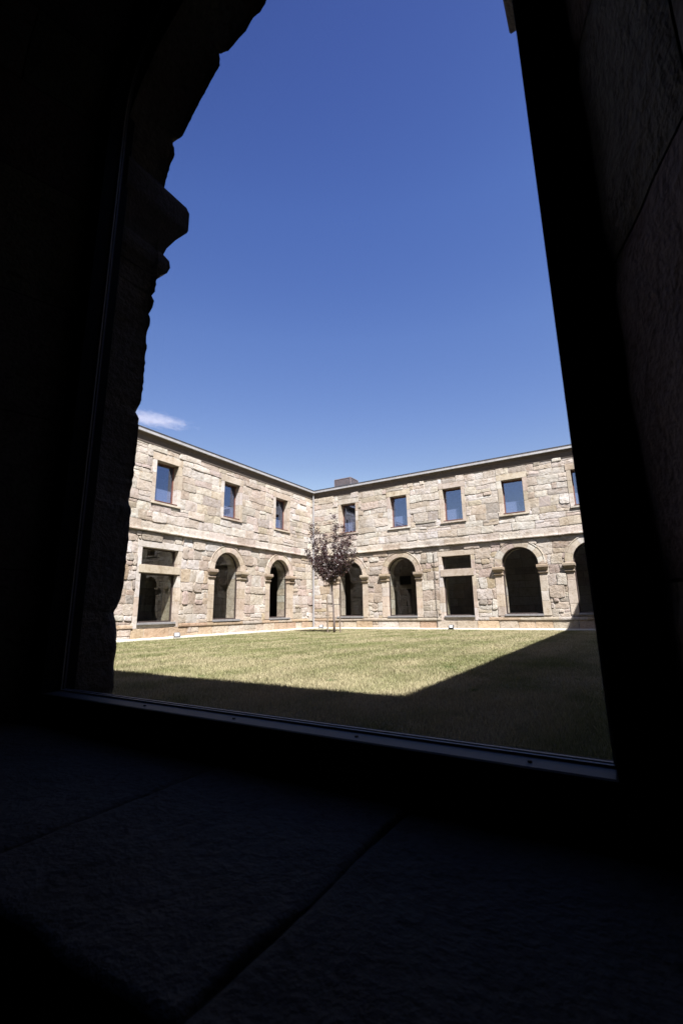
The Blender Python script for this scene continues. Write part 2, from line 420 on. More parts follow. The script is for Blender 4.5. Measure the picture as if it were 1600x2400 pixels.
def facade(root, tf, s0, s1, ops, seed, th=TH, detail=True, pal_arch=PAL_DR, fillers=True, far_int=True):
    random.seed(seed)
    wall = MB(); holes = []; blocks = []; discs = []
    mort = (.35, .32, .285)
    for o in ops:
        if o['t'] == 'rect':
            a0, a1, z0, z1 = o['r']; holes.append(loop_rect(a0, a1, z0, z1)); blocks.append((a0 - .17, a1 + .17, z0 - .13, z1)); blocks.append((a0 - .2, a1 + .2, z1, z1 + .27))
        elif o['t'] == 'double':
            a0, a1, z0, z1 = o['r']; holes.append(loop_rect(a0, a1, z0, o['m0'])); holes.append(loop_rect(a0, a1, o['m1'], z1))
            blocks.append((a0 - .17, a1 + .17, .40, z1)); blocks.append((a0 - .2, a1 + .2, z1, z1 + .24))
        elif o['t'] == 'arch':
            c, r = o['c'], o['r']; holes.append(loop_arch(c, r, o['z0'], o['zs'])); blocks.append((c - r - .30, c + r + .30, o['z0'] - .07, 2.30))
            blocks.append((c - r - .37, c + r + .37, 2.27, 2.69)); blocks.append((c - r, c + r, 2.6, o['zs'] + .3)); discs.append((c, o['zs'], r + .31, o['zs'] - .001))
    outer = [(s0, -.3), (s1, -.3), (s1, EAVE + .02), (s0, EAVE + .02)]
    sheet(wall, tf, outer, holes, 0.0, mort)
    UP = .07; tfu = lambda s, n, z: tf(s, n + UP, z)
    sheet(wall, tf, [(s0, 4.0), (s1, 4.0), (s1, EAVE + .02), (s0, EAVE + .02)], [h for h in holes if h[0][1] > 4.3], UP, mort)
    sheet(wall, tf, outer, holes, -th, (.28, .25, .21))
    if detail:
        # low course under the torus ledge
        fill(wall, tf, s0, s1, .02, .40, (.36, .42), (.45, 1.1), PAL_PL, [], [], .02, .008, (.015, .04), .12, seed=seed)
        # torus ledge
        a = s0
        while a < s1:
            b = min(a + R(.7, 1.5), s1)
            cc = tuple(q * .85 for q in pick(PAL_PL))
            cuts = [(a, b)]
            for o in ops:
                if o['t'] == 'double':
                    q0, q1 = o['r'][0] - .17, o['r'][1] + .17; cuts = [z for c_ in cuts for z in ([(c_[0], min(c_[1], q0))] if c_[0] < q0 else []) + ([(max(c_[0], q1), c_[1])] if c_[1] > q1 else [])]
            for (p, q) in cuts:
                if q - p < .05: continue
                k = 6; V = []; F = []
                prof = [(-.01, .40), (.045, .405), (.062, .42), (.066, .45), (.060, .50), (.048, .525), (-.01, .53)]
                for s_ in [p + .003 + (q - p - .006) * i / k for i in range(k + 1)]:
                    j = noise.noise(Vector((s_ * 3, seed, 1))) * .012
                    for n_, z_ in prof: V.append(tf(s_, n_ + (j if n_ > 0 else 0), z_ + j * .5))
                m = len(prof)
                for i in range(k):
                    for jj in range(m - 1): F.append((i * m + jj, i * m + jj + 1, (i + 1) * m + jj + 1, (i + 1) * m + jj))
                F.append(tuple(range(m))); F.append(tuple(k * m + jj for jj in range(m)))
                wall.add(V, F, cc)
            a = b
        # ground storey: rubble
        fill(wall, tf, s0, s1, .53, 3.80, (.26, .50), (.34, .92), PAL_LO, blocks, discs, 0.06, .018, (.005, .042), .34, rc=.07, seed=seed + 1, gap=(.004, .016))
        # string course: long blocks whose lower edge stands proud
        a = s0; zb_ = 3.80
        while a < s1:
            b = min(a + R(.7, 1.7), s1)
            if s1 - b < .3: b = s1
            cc = pick(PAL_UP); k = 8; V = []; F = []; top = R(4.10, 4.20)
            prof = [(-.01, zb_ + .02), (.095, zb_ + .012), (.122, zb_ + .03), (.124, zb_ + .06), (.110, zb_ + .10), (.104, zb_ + .15), (.102, zb_ + .20), (.100, top - .01), (.094, top - .003), (.05, top)]
            for s_ in [a + .004 + (b - a - .008) * i / k for i in range(k + 1)]:
                j = noise.noise(Vector((s_ * 2.4, seed, 4))) * .02 + noise.noise(Vector((s_ * 9, seed, 7))) * .010
                for n_, z_ in prof: V.append(tf(s_, n_ + (j if n_ > 0 else 0), z_ + j * .8))
            m = len(prof)
            for i in range(k):
                for jj in range(m - 1): F.append((i * m + jj, i * m + jj + 1, (i + 1) * m + jj + 1, (i + 1) * m + jj))
            F.append(tuple(range(m))); F.append(tuple(k * m + jj for jj in range(m)))
            wall.add(V, F, cc); a = b
        # upper storey: squared blocks
        fill(wall, tfu, s0, s1, 4.20, EAVE - .30, (.24, .44), (.40, 1.15), PAL_UP, blocks, discs, .045, .014, (.004, .034), .20, rc=.04, seed=seed + 2, gap=(.002, .010))
    wall.build('wall', M_STONE, root, recalc=False)
    for o in ops:
        if o['t'] == 'rect':
            a0, a1, z0, z1 = o['r']; lp = loop_rect(a0, a1, z0, z1)
            f = MB(); inn = frame_loop(f, tf, lp, .045, -RD + .005, -RD - .05)
            w = f.build('window', M_RUST, root)
            rect_surround(tfu, o, PAL_DRW).build('surround', M_DRESS, w, recalc=True)
            g = MB(); g.box(a0 + .04, a1 - .04, -RD - .030, -RD - .022, z0 + .04, z1 - .04, tf=tf); g.build('pane', M_GLUP, w)
            s_ = MB(); s_.box(a0 - .01, a1 + .01, -RD - .01, .045 + UP, z0 - .028, z0 - .002, tf=tf, bev=.004); s_.build('sill', M_RUST, w)
            if o.get('blind'):
                x0, x1, hf = o['blind']; b_ = MB(); ww = a1 - a0 - .09; b_.box(a0 + .045 + ww * x0, a0 + .045 + ww * x1, -RD - .075, -RD - .065, z0 + .045, z0 + (z1 - z0) * hf, tf=tf); b_.build('blind', M_BLIND, w)
            iv = MB(); tunnel(iv, tf, lp, -RD - .05, -th, (.31, .27, .22)); iv.build('reveal', M_STONE, w, recalc=False)
        elif o['t'] == 'double':
            a0, a1, z0, z1 = o['r']
            f = MB(); l1 = loop_rect(a0, a1, z0, o['m0']); l2 = loop_rect(a0, a1, o['m1'], z1)
            frame_loop(f, tf, l1, .05, -RD + .005, -RD - .05); frame_loop(f, tf, l2, .05, -RD + .005, -RD - .05)
            w = f.build('window', M_DARKFR, root)
            rect_surround(tf, o, PAL_DRW).build('surround', M_DRESS, w)
            for za, zb in ((z0, o['m0']), (o['m1'], z1)):
                g = MB(); g.box(a0 + .045, a1 - .045, -RD - .030, -RD - .022, za + .045, zb - .045, tf=tf); g.build('pane', M_GLLOW, w)
            s_ = MB(); s_.box(a0 - .02, a1 + .02, -RD - .01, .075, z0 - .075, z0 - .003, tf=tf, bev=.006); s_.build('sill', M_SILL, w)
            iv = MB(); tunnel(iv, tf, l1, -RD - .05, -th, (.31, .27, .22)); tunnel(iv, tf, l2, -RD - .05, -th, (.31, .27, .22)); iv.build('reveal', M_STONE, w, recalc=False)
        elif o['t'] == 'arch':
            c, r = o['c'], o['r']; lp = loop_arch(c, r, o['z0'], o['zs'])
            f = MB(); inn = frame_loop(f, tf, lp, .05, -RD + .005, -RD - .05)
            w = f.build('window', M_DARKFR, root)
            arch_surround(tf, o, o.get('pal', PAL_DR)).build('surround', M_DRESS, w)
            g = MB(); gl = loop_arch(c, r - .045, o['z0'] + .045, o['zs']); sheet(g, tf, gl, [], -RD - .025, (.5, .5, .5)); g.build('pane', M_GLLOW, w)
            s_ = MB(); s_.box(c - r - .02, c + r + .02, -RD - .01, .085, o['z0'] - .08, o['z0'] - .003, tf=tf, bev=.006); s_.build('sill', M_SILL, w)
            iv = MB()
            tunnel(iv, tf, lp, -RD - .05, -th, (.35, .31, .26))
            # coursed blocks lining the inner jambs
            for d in (-1, 1):
                z = o['z0']
                while z < o['zs']:
                    zt = min(z + R(.3, .5), o['zs']); e = c + d * (r - .004)
                    iv.box(*sorted((e, e - d * .014)), -th, -RD - .052, z + .006, zt - .006, pick(PAL_DRW), bev=.005, tf=tf); z = zt
            iv.build('reveal', M_STONE, w, recalc=False)

def gallery(root, tf, s0, s1, th=TH, depth=3.3, door=None):
    """rooms behind the facade: back wall, floors, ceilings, end walls"""
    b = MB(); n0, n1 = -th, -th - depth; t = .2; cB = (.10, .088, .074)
    b.box(s0 - t, s1 + t, n1 - t, n1, -.3, EAVE + .3, cB, tf=tf)
    b.box(s0 - t, s0, n1, n0, -.3, EAVE + .3, cB, tf=tf); b.box(s1, s1 + t, n1, n0, -.3, EAVE + .3, cB, tf=tf)
    random.seed(int(abs(s0) * 10) + 5)
    z = .3
    while z < 4.0:       # coursed inner stone
        h = R(.3, .5); a = s0
        while a < s1:
            q = min(a + R(.5, 1.1), s1)
            r_ = [(a, q, z, min(z + h, 4.05))]
            if door:
                for dd in door: r_ = [x for y in r_ for x in sub_rect(y, dd)]
            for x in r_:
                if x[1] - x[0] > .06 and x[3] - x[2] > .06:
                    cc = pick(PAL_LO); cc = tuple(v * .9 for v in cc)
                    b.box(x[0] + .008, x[1] - .008, n1 - .01, n1 + R(.012, .03), x[2] + .008, x[3] - .008, cc, tf=tf)
            a = q
        z += h
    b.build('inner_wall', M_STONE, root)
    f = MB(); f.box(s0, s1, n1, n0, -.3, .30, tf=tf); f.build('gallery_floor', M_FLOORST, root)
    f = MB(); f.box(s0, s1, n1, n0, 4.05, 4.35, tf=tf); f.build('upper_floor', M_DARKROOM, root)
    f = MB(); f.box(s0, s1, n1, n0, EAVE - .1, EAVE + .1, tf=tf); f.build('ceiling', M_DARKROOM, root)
    if door:
        for dd in door:
            d_ = MB(); d_.box(dd[0] + .01, dd[1] - .01, n1 - .005, n1 + .012, dd[2] + .01, dd[3] - .01, tf=tf); o_ = d_.build('inner_door', M_BLACK, root)
            g = MB(); g.box(dd[0] - .05, dd[1] + .05, n1 + .03, n1 + .07, dd[3], dd[3] + .17, pick(PAL_DR), tf=tf); g.build('door_lintel', M_DRESS, o_)

def roof(root, tf, s0, s1, m0=1, m1=1, depth=4.6):
    """eaves mitred at the ends (m=1: shrink with overhang, grow with depth)"""
    def P(s_end, n, z):   # s_end 0/1
        s = s0 + m0 * n if s_end == 0 else s1 - m1 * n
        return tf(s, n, z)
    def strip(name, prof, mat, parent, closed=True):
        mb = MB(); n = len(prof); V = [P(0, a, b) for a, b in prof] + [P(1, a, b) for a, b in prof]
        F = [(i, (i + 1) % n, n + (i + 1) % n, n + i) for i in range(n if closed else n - 1)]
        if closed: F += [tuple(range(n)), tuple(range(n, 2 * n))]
        mb.add(V, F, (.5, .5, .5)); return mb.build(name, mat, parent)
    rf = strip('roof', [(OV + .02, EAVE + .130), (OV + .02, EAVE + .155), (-2.3, EAVE + .68), (-4.3, EAVE + .2), (-4.3, EAVE + .12), (-2.3, EAVE + .56), (OV - .03, EAVE + .115)], M_SLATE, root)
    strip('gutter', [(OV, EAVE + .125), (OV, EAVE + .004), (OV - .012, EAVE - .008), (.177, EAVE - .008), (.177, EAVE + .004), (OV - .02, EAVE + .006), (OV - .02, EAVE + .125)], M_ZINC, root)
    strip('soffit', [(.175, EAVE + .010), (.175, EAVE - .006), (.118, EAVE - .09), (.104, EAVE - .11), (.100, EAVE - .33), (.0, EAVE - .335), (.0, EAVE + .010)], M_SOFF, root)
    return rf

# ------------------------------------------------------------------ the four wings
def arch(c, r=.755, z0=.63, zs=2.69, pal=PAL_DR): return dict(t='arch', c=c, r=r, z0=z0, zs=zs, pal=pal)
def rect(c, w=.93, z0=5.0, z1=6.55, blind=None): return dict(t='rect', r=(c - w / 2, c + w / 2, z0, z1), blind=blind)
def dbl(a0, a1, z0=.62, m0=2.38, m1=2.70, z1=3.31): return dict(t='double', r=(a0, a1, z0, z1), m0=m0, m1=m1)

tfL = lambda s, n, z: Vector((-L + n, s, z))
tfF = lambda s, n, z: Vector((s, D - n, z))
tfR = lambda s, n, z: Vector((XR - n, s, z))
tfN = lambda s, n, z: Vector((s, YN + n, z))

WG = 'stone wings around the courtyard'
left = empty('cloister_wing', 'two storey granite wing on the left with two arches and one square window below', 'building', WG, (-L, 10, 0))
left.location = (0, 0, 0)
bl = (0, 1, .36)
facade(left, tfL, YN - .0, D, [rect(10.69, .98, blind=bl), rect(14.1, .95, blind=bl), rect(17.6, .96, blind=(0, .85, .34)), rect(7.2, .95, blind=bl), rect(3.7, .95, blind=bl),
       dbl(9.92, 11.47, .60, 2.33, 2.62, 3.24), arch(14.09), arch(17.60), arch(6.6), arch(3.2)], 101)
gallery(left, tfL, YN, D)
rL = roof(left, tfL, YN, D)

far = empty('cloister_wing', 'two storey granite wing across the lawn with four arches and a rooftop vent', 'building', WG)
bf = (0, .72, .37)
facade(far, tfF, -L, XR, [rect(-11.95, .90, 5.0, 6.55, blind=bf), rect(-9.02, .90, 4.98, 6.55, blind=bf), rect(-6.26, .89, 4.99, 6.53, blind=bf), rect(-3.54, .89, 5.0, 6.50, blind=bf), rect(-.73, .89, 5.02, 6.51, blind=bf),
       arch(-11.97), arch(-9.06), dbl(-6.97, -5.62), arch(-3.56, .745, .66, 2.73, PAL_DRW), arch(-.76, .745, .68, 2.74, PAL_DRW)], 202)
gallery(far, tfF, -L, XR, door=[(-10.95, -10.25, .30, 2.1), (-10.95, -10.25, 2.35, 2.85)])
rF = roof(far, tfF, -L, XR)
# louvred rooftop vent
v = MB(); x0, x1, y0, y1, z0, z1 = -13.16, -12.12, 21.0, 21.85, 7.55, 8.24
v.box(x0 + .03, x1 - .03, y0 + .03, y1 - .03, z0, z1 - .02)
z = z0 + .02
while z < z1 - .06:
    for (a, b, c_, d) in ((x0, x1, y0, y0 + .05), (x1 - .05, x1, y0, y1), (x0, x1, y1 - .05, y1), (x0, x0 + .05, y0, y1)):
        v.box(a, b, c_, d, z, z + .030)
    z += .06
v.box(x0 - .012, x1 + .012, y0 - .012, y1 + .012, z1 - .035, z1)
for (a, b) in ((x0, y0), (x1, y0), (x1, y1), (x0, y1)): v.box(a - .022, a + .022, b - .022, b + .022, z0, z1 - .036)
v.build('roof_vent', M_LOUV, rF)

right = empty('cloister_wing', 'shaded granite wing on the right whose eaves throw the long slanting shadow', 'building', WG)
facade(right, tfR, YN, D, [rect(3.7), rect(7.2), rect(10.7), rect(14.1), rect(17.6), arch(3.2), arch(6.7), dbl(9.9, 11.4), arch(14.1), arch(17.6)], 303)
gallery(right, tfR, YN, D)
roof(right, tfR, YN, D)

# ------------------------------------------------------------------ near wing: the wall and window we look through
near = empty('cloister_wing', 'dark foreground wing with the arched glazed opening seen from indoors', 'building', WG)
TR = [(-0.875, 3.171), (-0.908, 3.138), (-0.943, 3.142), (-0.981, 3.105), (-1.031, 3.095), (-1.075, 3.082), (-1.127, 3.112), (-1.119, 3.043), (-1.152, 3.011), (-1.193, 2.971), (-1.26, 2.9), (-1.297, 2.855), (-1.324, 2.823), (-1.385, 2.829), (-1.366, 2.755), (-1.394, 2.707), (-1.411, 2.653), (-1.426, 2.596), (-1.438, 2.456), (-1.427, 2.305), (-1.418, 2.22), (-1.421, 2.117), (-1.441, 2.108), (-1.422, 2.076), (-1.428, 2.051), (-1.45, 2.028), (-1.436, 1.986), (-1.453, 1.931), (-1.444, 1.889), (-1.448, 1.798), (-1.443, 1.733), (-1.448, 1.661), (-1.478, 1.617), (-1.453, 1.585), (-1.451, 1.553), (-1.451, 1.483), (-1.455, 1.421), (-1.458, 1.333), (-1.473, 1.275), (-1.454, 1.242), (-1.455, 1.163), (-1.454, 1.095), (-1.457, 1.01), (-1.465, 0.936), (-1.486, 0.895), (-1.507, 0.879), (-1.486, 0.854), (-1.468, 0.774), (-1.472, 0.73), (-1.469, 0.687), (-1.464, 0.607), (-1.464, .56)]
def rough_loop():
    pts = list(TR)                       # left, from top down
    left_ = pts[::-1]                    # bottom -> top
    out = []
    rnd = random.Random(4)
    for (x0_, z0_), (x1_, z1_) in zip(left_, left_[1:]):
        n = max(1, int(math.hypot(x1_ - x0_, z1_ - z0_) / .014))
        for i in range(n):
            t = i / n; out.append((x0_ + (x1_ - x0_) * t + (rnd.uniform(-.004, .004) if i else 0), z0_ + (z1_ - z0_) * t + (rnd.uniform(-.002, .002) if i else 0)))
    a0 = math.atan2(TR[0][1] - 2.5, TR[0][0] + .72)
    k = 40
    for i in range(k + 1):
        a = a0 * (1 - i / k); r = .69 + .018 * noise.noise(Vector((a * 6, 3, 1))) + .075 * (i / k)
        out.append((-.72 + r * math.cos(a), 2.5 + r * math.sin(a)))
    z = 2.48
    while z > .56:
        out.append((.045 + .010 * noise.noise(Vector((z * 5, 9, 2))), z)); z -= .03
    out.append((.045, .56)); return out
RL = rough_loop()
nw = MB()
outer = [(-L, -.3), (XR, -.3), (XR, EAVE + .02), (-L, EAVE + .02)]
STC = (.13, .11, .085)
sheet(nw, tfN, outer, [RL], 0.0, (.42, .37, .31))
# outer arris to frame rebate
def smooth_pt(x, z):
    if z > 2.5:
        a = math.atan2(z - 2.5, x + .72); return (-.72 + (.735 if x < -.72 else .775) * math.cos(a), 2.5 + .735 * math.sin(a))
    return ((-1.458 if x < -.72 else .05) + .006 * noise.noise(Vector((z * 4, 2, x))), z)
mid = [smooth_pt(x, z) for x, z in RL]; mid2 = [((x + m[0] * 3) / 4, (z + m[1] * 3) / 4) for (x, z), m in zip(RL, mid)]

nR = len(RL)
nw.add([tfN(x, 0, z) for x, z in RL] + [tfN((x + m[0]) / 2, -.012, (z + m[1]) / 2) for (x, z), m in zip(RL, mid)] + [tfN(x, -.04, z) for x, z in mid2] + [tfN(x, -.185, z) for x, z in mid],
       [(k * nR + i, k * nR + (i + 1) % nR, (k + 1) * nR + (i + 1) % nR, (k + 1) * nR + i) for k in range(3) for i in range(nR)], STC)
# ashlar facing of the outside (kept simple, only glimpsed in reflections and from the side)
random.seed(77)
nblocks = [(-1.9, .48, .3, 3.75)]
fill(nw, tfN, -L, XR, .05, 3.8, (.3, .45), (.5, 1.0), PAL_LO, nblocks, [], .04, .012, (.012, .04), .2, seed=9)
fill(nw, tfN, -L, XR, 3.85, EAVE - .02, (.3, .42), (.6, 1.2), PAL_UP, [], [], .03, .010, (.012, .04), .1, seed=10)
# jamb and arch blocks round the opening, proud of the face
for z_, z2_ in ((.45, 1.0), (1.0, 1.5), (1.5, 2.05), (2.05, 2.3)):
    nw.box(-1.80, -1.52, -.02, .012, z_ + .004, z2_ - .004, pick(PAL_DR), bev=.008, tf=tfN); nw.box(.075, .36, -.02, .012, z_ + .004, z2_ - .004, pick(PAL_DR), bev=.008, tf=tfN)
nw.build('wall', M_STONE, near, recalc=False)
# interior face and splayed embrasure, built of separate blocks: jamb stones, voussoirs
YF = .69                    # inner face of the steel frame
YI = .08                    # inner wall face
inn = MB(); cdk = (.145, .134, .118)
CX = -.7182
def emb_pt(t, y):           # t along the arched profile, y between YI and YF -> position
    k = (YF - y) / (YF - YI); sp = .20 * k; r = .755 + sp; zs_ = 2.70; zb = .585
    Ls = zs_ - zb; La = math.pi * .755
    if t < Ls: return (CX - r, y, zb + t)
    if t < Ls + La:
        a = math.pi - (t - Ls) / .755; return (CX + r * math.cos(a), y, zs_ + r * math.sin(a))
    return (CX + r, y, zb + (Ls - (t - Ls - La)))
LsT = 2.70 - .585; LaT = math.pi * .755; TT = 2 * LsT + LaT
random.seed(5)
def emb_block(t0, t1, y0, y1, c):
    g = .0025; nt_ = max(3, int((t1 - t0) / .05)); ny = 9; V = []; F = []
    for j in range(ny + 1):
        y = y0 + g + (y1 - y0 - 2 * g) * j / ny
        for i in range(nt_ + 1):
            t = t0 + g + (t1 - t0 - 2 * g) * i / nt_
            x, yy, z = emb_pt(t, y)
            nx, nz = (CX - x), (2.6 - z if z > 2.7 else 0)
            l = math.hypot(nx, nz) + 1e-6
            ed = min(i, nt_ - i, j, ny - j)
            off = (.0 if ed > 0 else -.006) + noise.noise(Vector((t * 5, y * 7, 1))) * .006 + noise.noise(Vector((t * 17, y * 19, 5))) * .0035 - .004
            V.append((x + nx / l * off, yy, z + nz / l * off))
    m = nt_ + 1
    for j in range(ny):
        for i in range(nt_): F.append((j * m + i, j * m + i + 1, (j + 1) * m + i + 1, (j + 1) * m + i))
    inn.add(V, F, c)
def emb_side(ts):
    for t0, t1 in zip(ts, ts[1:]):
        ym = R(.30, .48) if R(0, 1) < .5 else None
        k = R(.85, 1.15); c = (cdk[0] * k, cdk[1] * k, cdk[2] * k)
        if ym: emb_block(t0, t1, YI, ym, c); emb_block(t0, t1, ym, YF + .012, tuple(v * R(.9, 1.1) for v in c))
        else: emb_block(t0, t1, YI, YF + .012, c)
ts = [0, .42, .9, 1.3, 1.75, LsT]; ts2 = [LsT + LaT * i / 9 for i in range(10)]; ts3 = [LsT + LaT, LsT + LaT + .45, LsT + LaT + .95, LsT + LaT + 1.35, LsT + LaT + 1.8, TT]
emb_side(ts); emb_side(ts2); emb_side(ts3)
# mortar shell just behind the blocks, out to the interior wall face
nT = 90; V = []
for y in (YF + .012, YI):
    for i in range(nT + 1):
        x, yy, z = emb_pt(TT * i / nT, y); V.append((x + (x - CX) * .014 / .755, yy, z + (.014 if z > 2.7 else 0)))
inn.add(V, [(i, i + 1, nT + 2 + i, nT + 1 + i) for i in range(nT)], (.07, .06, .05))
lpI = []
for i in range(nT + 1):
    x, yy, z = emb_pt(TT * i / nT, YI); lpI.append((x + (x - CX) * .012 / .755, z))
lpI = [(lpI[0][0], .30)] + lpI + [(lpI[-1][0], .30)]
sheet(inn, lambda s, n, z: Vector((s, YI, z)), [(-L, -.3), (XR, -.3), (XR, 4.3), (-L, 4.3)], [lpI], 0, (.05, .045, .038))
# backing between opening edge and frame so no light leaks round the frame
# loop: closed arch (bottom .57) at frame radius .71 inside, big rectangle outside
lpF = [(CX - .70, .60), (CX + .70, .60)] + [(CX + .70 * math.cos(math.pi * i / 30), 2.715 + .70 * math.sin(math.pi * i / 30)) for i in range(31)]
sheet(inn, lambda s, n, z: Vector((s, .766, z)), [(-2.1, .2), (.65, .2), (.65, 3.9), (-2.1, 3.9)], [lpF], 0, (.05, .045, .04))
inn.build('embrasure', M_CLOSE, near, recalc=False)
# corridor shell
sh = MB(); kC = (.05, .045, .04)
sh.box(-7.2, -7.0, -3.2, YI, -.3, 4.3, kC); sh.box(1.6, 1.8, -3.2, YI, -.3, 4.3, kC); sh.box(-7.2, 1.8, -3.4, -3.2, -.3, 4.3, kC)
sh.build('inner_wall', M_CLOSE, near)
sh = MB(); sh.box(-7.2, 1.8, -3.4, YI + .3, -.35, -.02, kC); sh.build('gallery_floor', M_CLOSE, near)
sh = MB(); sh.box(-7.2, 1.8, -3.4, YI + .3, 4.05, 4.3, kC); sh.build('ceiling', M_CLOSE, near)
roof(near, tfN, -L, XR)
# solid returns closing the attic/ends so that no light enters behind
sh = MB(); sh.box(-L - 3.9, XR + 3.9, -3.45, -3.3, -.3, EAVE + .3, (.4, .36, .3)); sh.box(-L, -L + .2, -3.3, .9, -.3, EAVE + .2, (.4, .36, .3)); sh.box(XR - .02, XR + .18, -3.3, .9, -.3, EAVE + .2, (.4, .36, .3))
sh.build('outer_wall', M_STONE, near)

# the steel framed window
f = MB()
def arch_loop(r, zb, zs_, n=40): return [(CX - r, zb), (CX + r, zb)] + [(CX + r * math.cos(math.pi * i / n), zs_ + r * math.sin(math.pi * i / n)) for i in range(n + 1)]
LP = arch_loop(.7598, .587, 2.72)
tfa = lambda s, n, z: Vector((s, n, z))
frame_loop(f, tfa, LP, .073, YF + .008, .79)
win = f.build('window', M_BLACK, near)
g = MB(); sheet(g, tfa, arch_loop(.6928, .655, 2.72), [], .752, (.5, .5, .5)); g.build('pane', M_GLNEAR, win)
# glazing bead: thin pale line along glass on the jambs and arch
b = MB(); frame_loop(b, tfa, arch_loop(.6866, .6605, 2.72), .0045, .747, .7515); b.build('glazing_bead', flat('bead_grey', (.26, .25, .23), .5, .2, 20), win)
b = MB(); frame_loop(b, tfa, arch_loop(.6866, .6605, 2.72), .006, .7545, .760); b.build('outer_gasket', flat('gasket', (.06, .058, .075), .5, 0, 20), win)
# bottom rail: bright top lip with screws
b = MB(); V = []; F = []
prof = [(.701, .6585), (.703, .6610), (.7445, .6615), (.7445, .657), (.701, .657)]
for x in (-1.4030, -.0345): V += [(x, y, z) for y, z in prof]
F = [(i, (i + 1) % 5, 5 + (i + 1) % 5, 5 + i) for i in range(5)] + [(0, 1, 2, 3, 4), (5, 6, 7, 8, 9)]
b.add(V, F, (.3, .3, .3)); rail = b.build('bottom_rail', M_RAIL, win)
for x in (-.985, -.70, -.415, -.138):
    s_ = MB(); s_.tube([(x, .722, .6605), (x, .722, .6632)], .0032, 10); s_.build('screw', M_BLACK, rail)
# imposts of the near opening
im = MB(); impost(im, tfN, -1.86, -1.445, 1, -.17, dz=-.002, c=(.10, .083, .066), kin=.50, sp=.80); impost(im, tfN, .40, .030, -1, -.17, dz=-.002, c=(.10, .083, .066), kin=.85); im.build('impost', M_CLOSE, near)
# inner sill stones
random.seed(3)
def sill_stone(x0, x1, y0, y1, z, c, wob=.02):
    nx, ny = 60, 50; V = []; F = []
    top = []
    for j in range(ny + 1):
        for i in range(nx + 1):
            u, v_ = i / nx, j / ny
            e = min(u, 1 - u, v_, 1 - v_)
            fx = .010 * noise.noise(Vector((x0 * 3, v_ * 3, 1))) if i == 0 else (.010 * noise.noise(Vector((x1 * 3, v_ * 3, 2))) if i == nx else 0)
            fy = -(wob * noise.noise(Vector((u * 3 + x0, 1, 3))) + wob) * (1 - v_)
            x = x0 + (x1 - x0) * u + fx; y = y0 + (y1 - y0) * v_ + fy
            zz = z + .003 * noise.noise(Vector((x * 4, y * 4, 2))) + .0015 * noise.noise(Vector((x * 14, y * 14, 6))) + .0012 * noise.noise(Vector((x * 45, y * 45, 9))) - (.004 * max(0, 1 - e / .015) ** 2)
            V.append((x, y, zz))
    m = nx + 1
    for j in range(ny):
        for i in range(nx): F.append((j * m + i, j * m + i + 1, (j + 1) * m + i + 1, (j + 1) * m + i))
    base = len(V); per = [i for i in range(m)] + [j * m + nx for j in range(1, ny + 1)] + [ny * m + i for i in range(nx - 1, -1, -1)] + [j * m for j in range(ny - 1, 0, -1)]
    for p in per: V.append((V[p][0], V[p][1], z - .4))
    k = len(per)
    for i in range(k): F.append((per[i], per[(i + 1) % k], base + (i + 1) % k, base + i))
    return V, F
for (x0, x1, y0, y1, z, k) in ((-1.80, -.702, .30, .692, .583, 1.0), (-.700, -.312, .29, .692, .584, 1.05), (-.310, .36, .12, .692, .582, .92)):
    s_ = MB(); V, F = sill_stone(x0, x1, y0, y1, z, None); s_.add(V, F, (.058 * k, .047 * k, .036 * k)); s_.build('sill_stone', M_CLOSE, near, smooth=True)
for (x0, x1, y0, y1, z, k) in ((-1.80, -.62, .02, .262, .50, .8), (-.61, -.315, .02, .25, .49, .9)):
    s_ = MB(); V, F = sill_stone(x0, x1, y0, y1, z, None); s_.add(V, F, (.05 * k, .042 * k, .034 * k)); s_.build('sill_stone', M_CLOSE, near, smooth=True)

# ------------------------------------------------------------------ ground, lawn, strip
g = MB(); g.add([(-400, -400, -.03), (400, -400, -.03), (400, 400, -.03), (-400, 400, -.03)], [(0, 1, 2, 3)]); tag(g.build('ground', M_LAWN, recalc=False), kind='structure')
nx, ny = 160, 190; V = []; F = []
for j in range(ny + 1):
    for i in range(nx + 1):
        x = -L + (XR + L) * i / nx; y = YN + (D - YN) * j / ny
        V.append((x, y, .012 * noise.noise(Vector((x * .6, y * .6, 0))) + .006 * noise.noise(Vector((x * 3, y * 3, 2)))))
for j in range(ny):
    for i in range(nx): F.append((j * (nx + 1) + i, j * (nx + 1) + i + 1, (j + 1) * (nx + 1) + i + 1, (j + 1) * (nx + 1) + i))
g = MB(); g.add(V, F); tag(g.build('lawn', M_LAWN, recalc=False, smooth=True), kind='structure')
W_ = .36
def strip_slabs(mb, tf, s0, s1):
    a = s0
    while a < s1 - 1e-6:
        b = min(a + 1.2, s1)
        if s1 - b < .3: b = s1
        mb.box(a + .002, b - .002, -.01, W_, -.1, .07, tf=tf, bev=.006); a = b
g = MB(); strip_slabs(g, tfL, YN + W_, D - .0); strip_slabs(g, tfF, -L + W_ + .003, XR - W_ - .003); strip_slabs(g, tfR, YN + W_, D); strip_slabs(g, tfN, -L, XR)
tag(g.build('paving_strip', M_CONC), kind='structure')

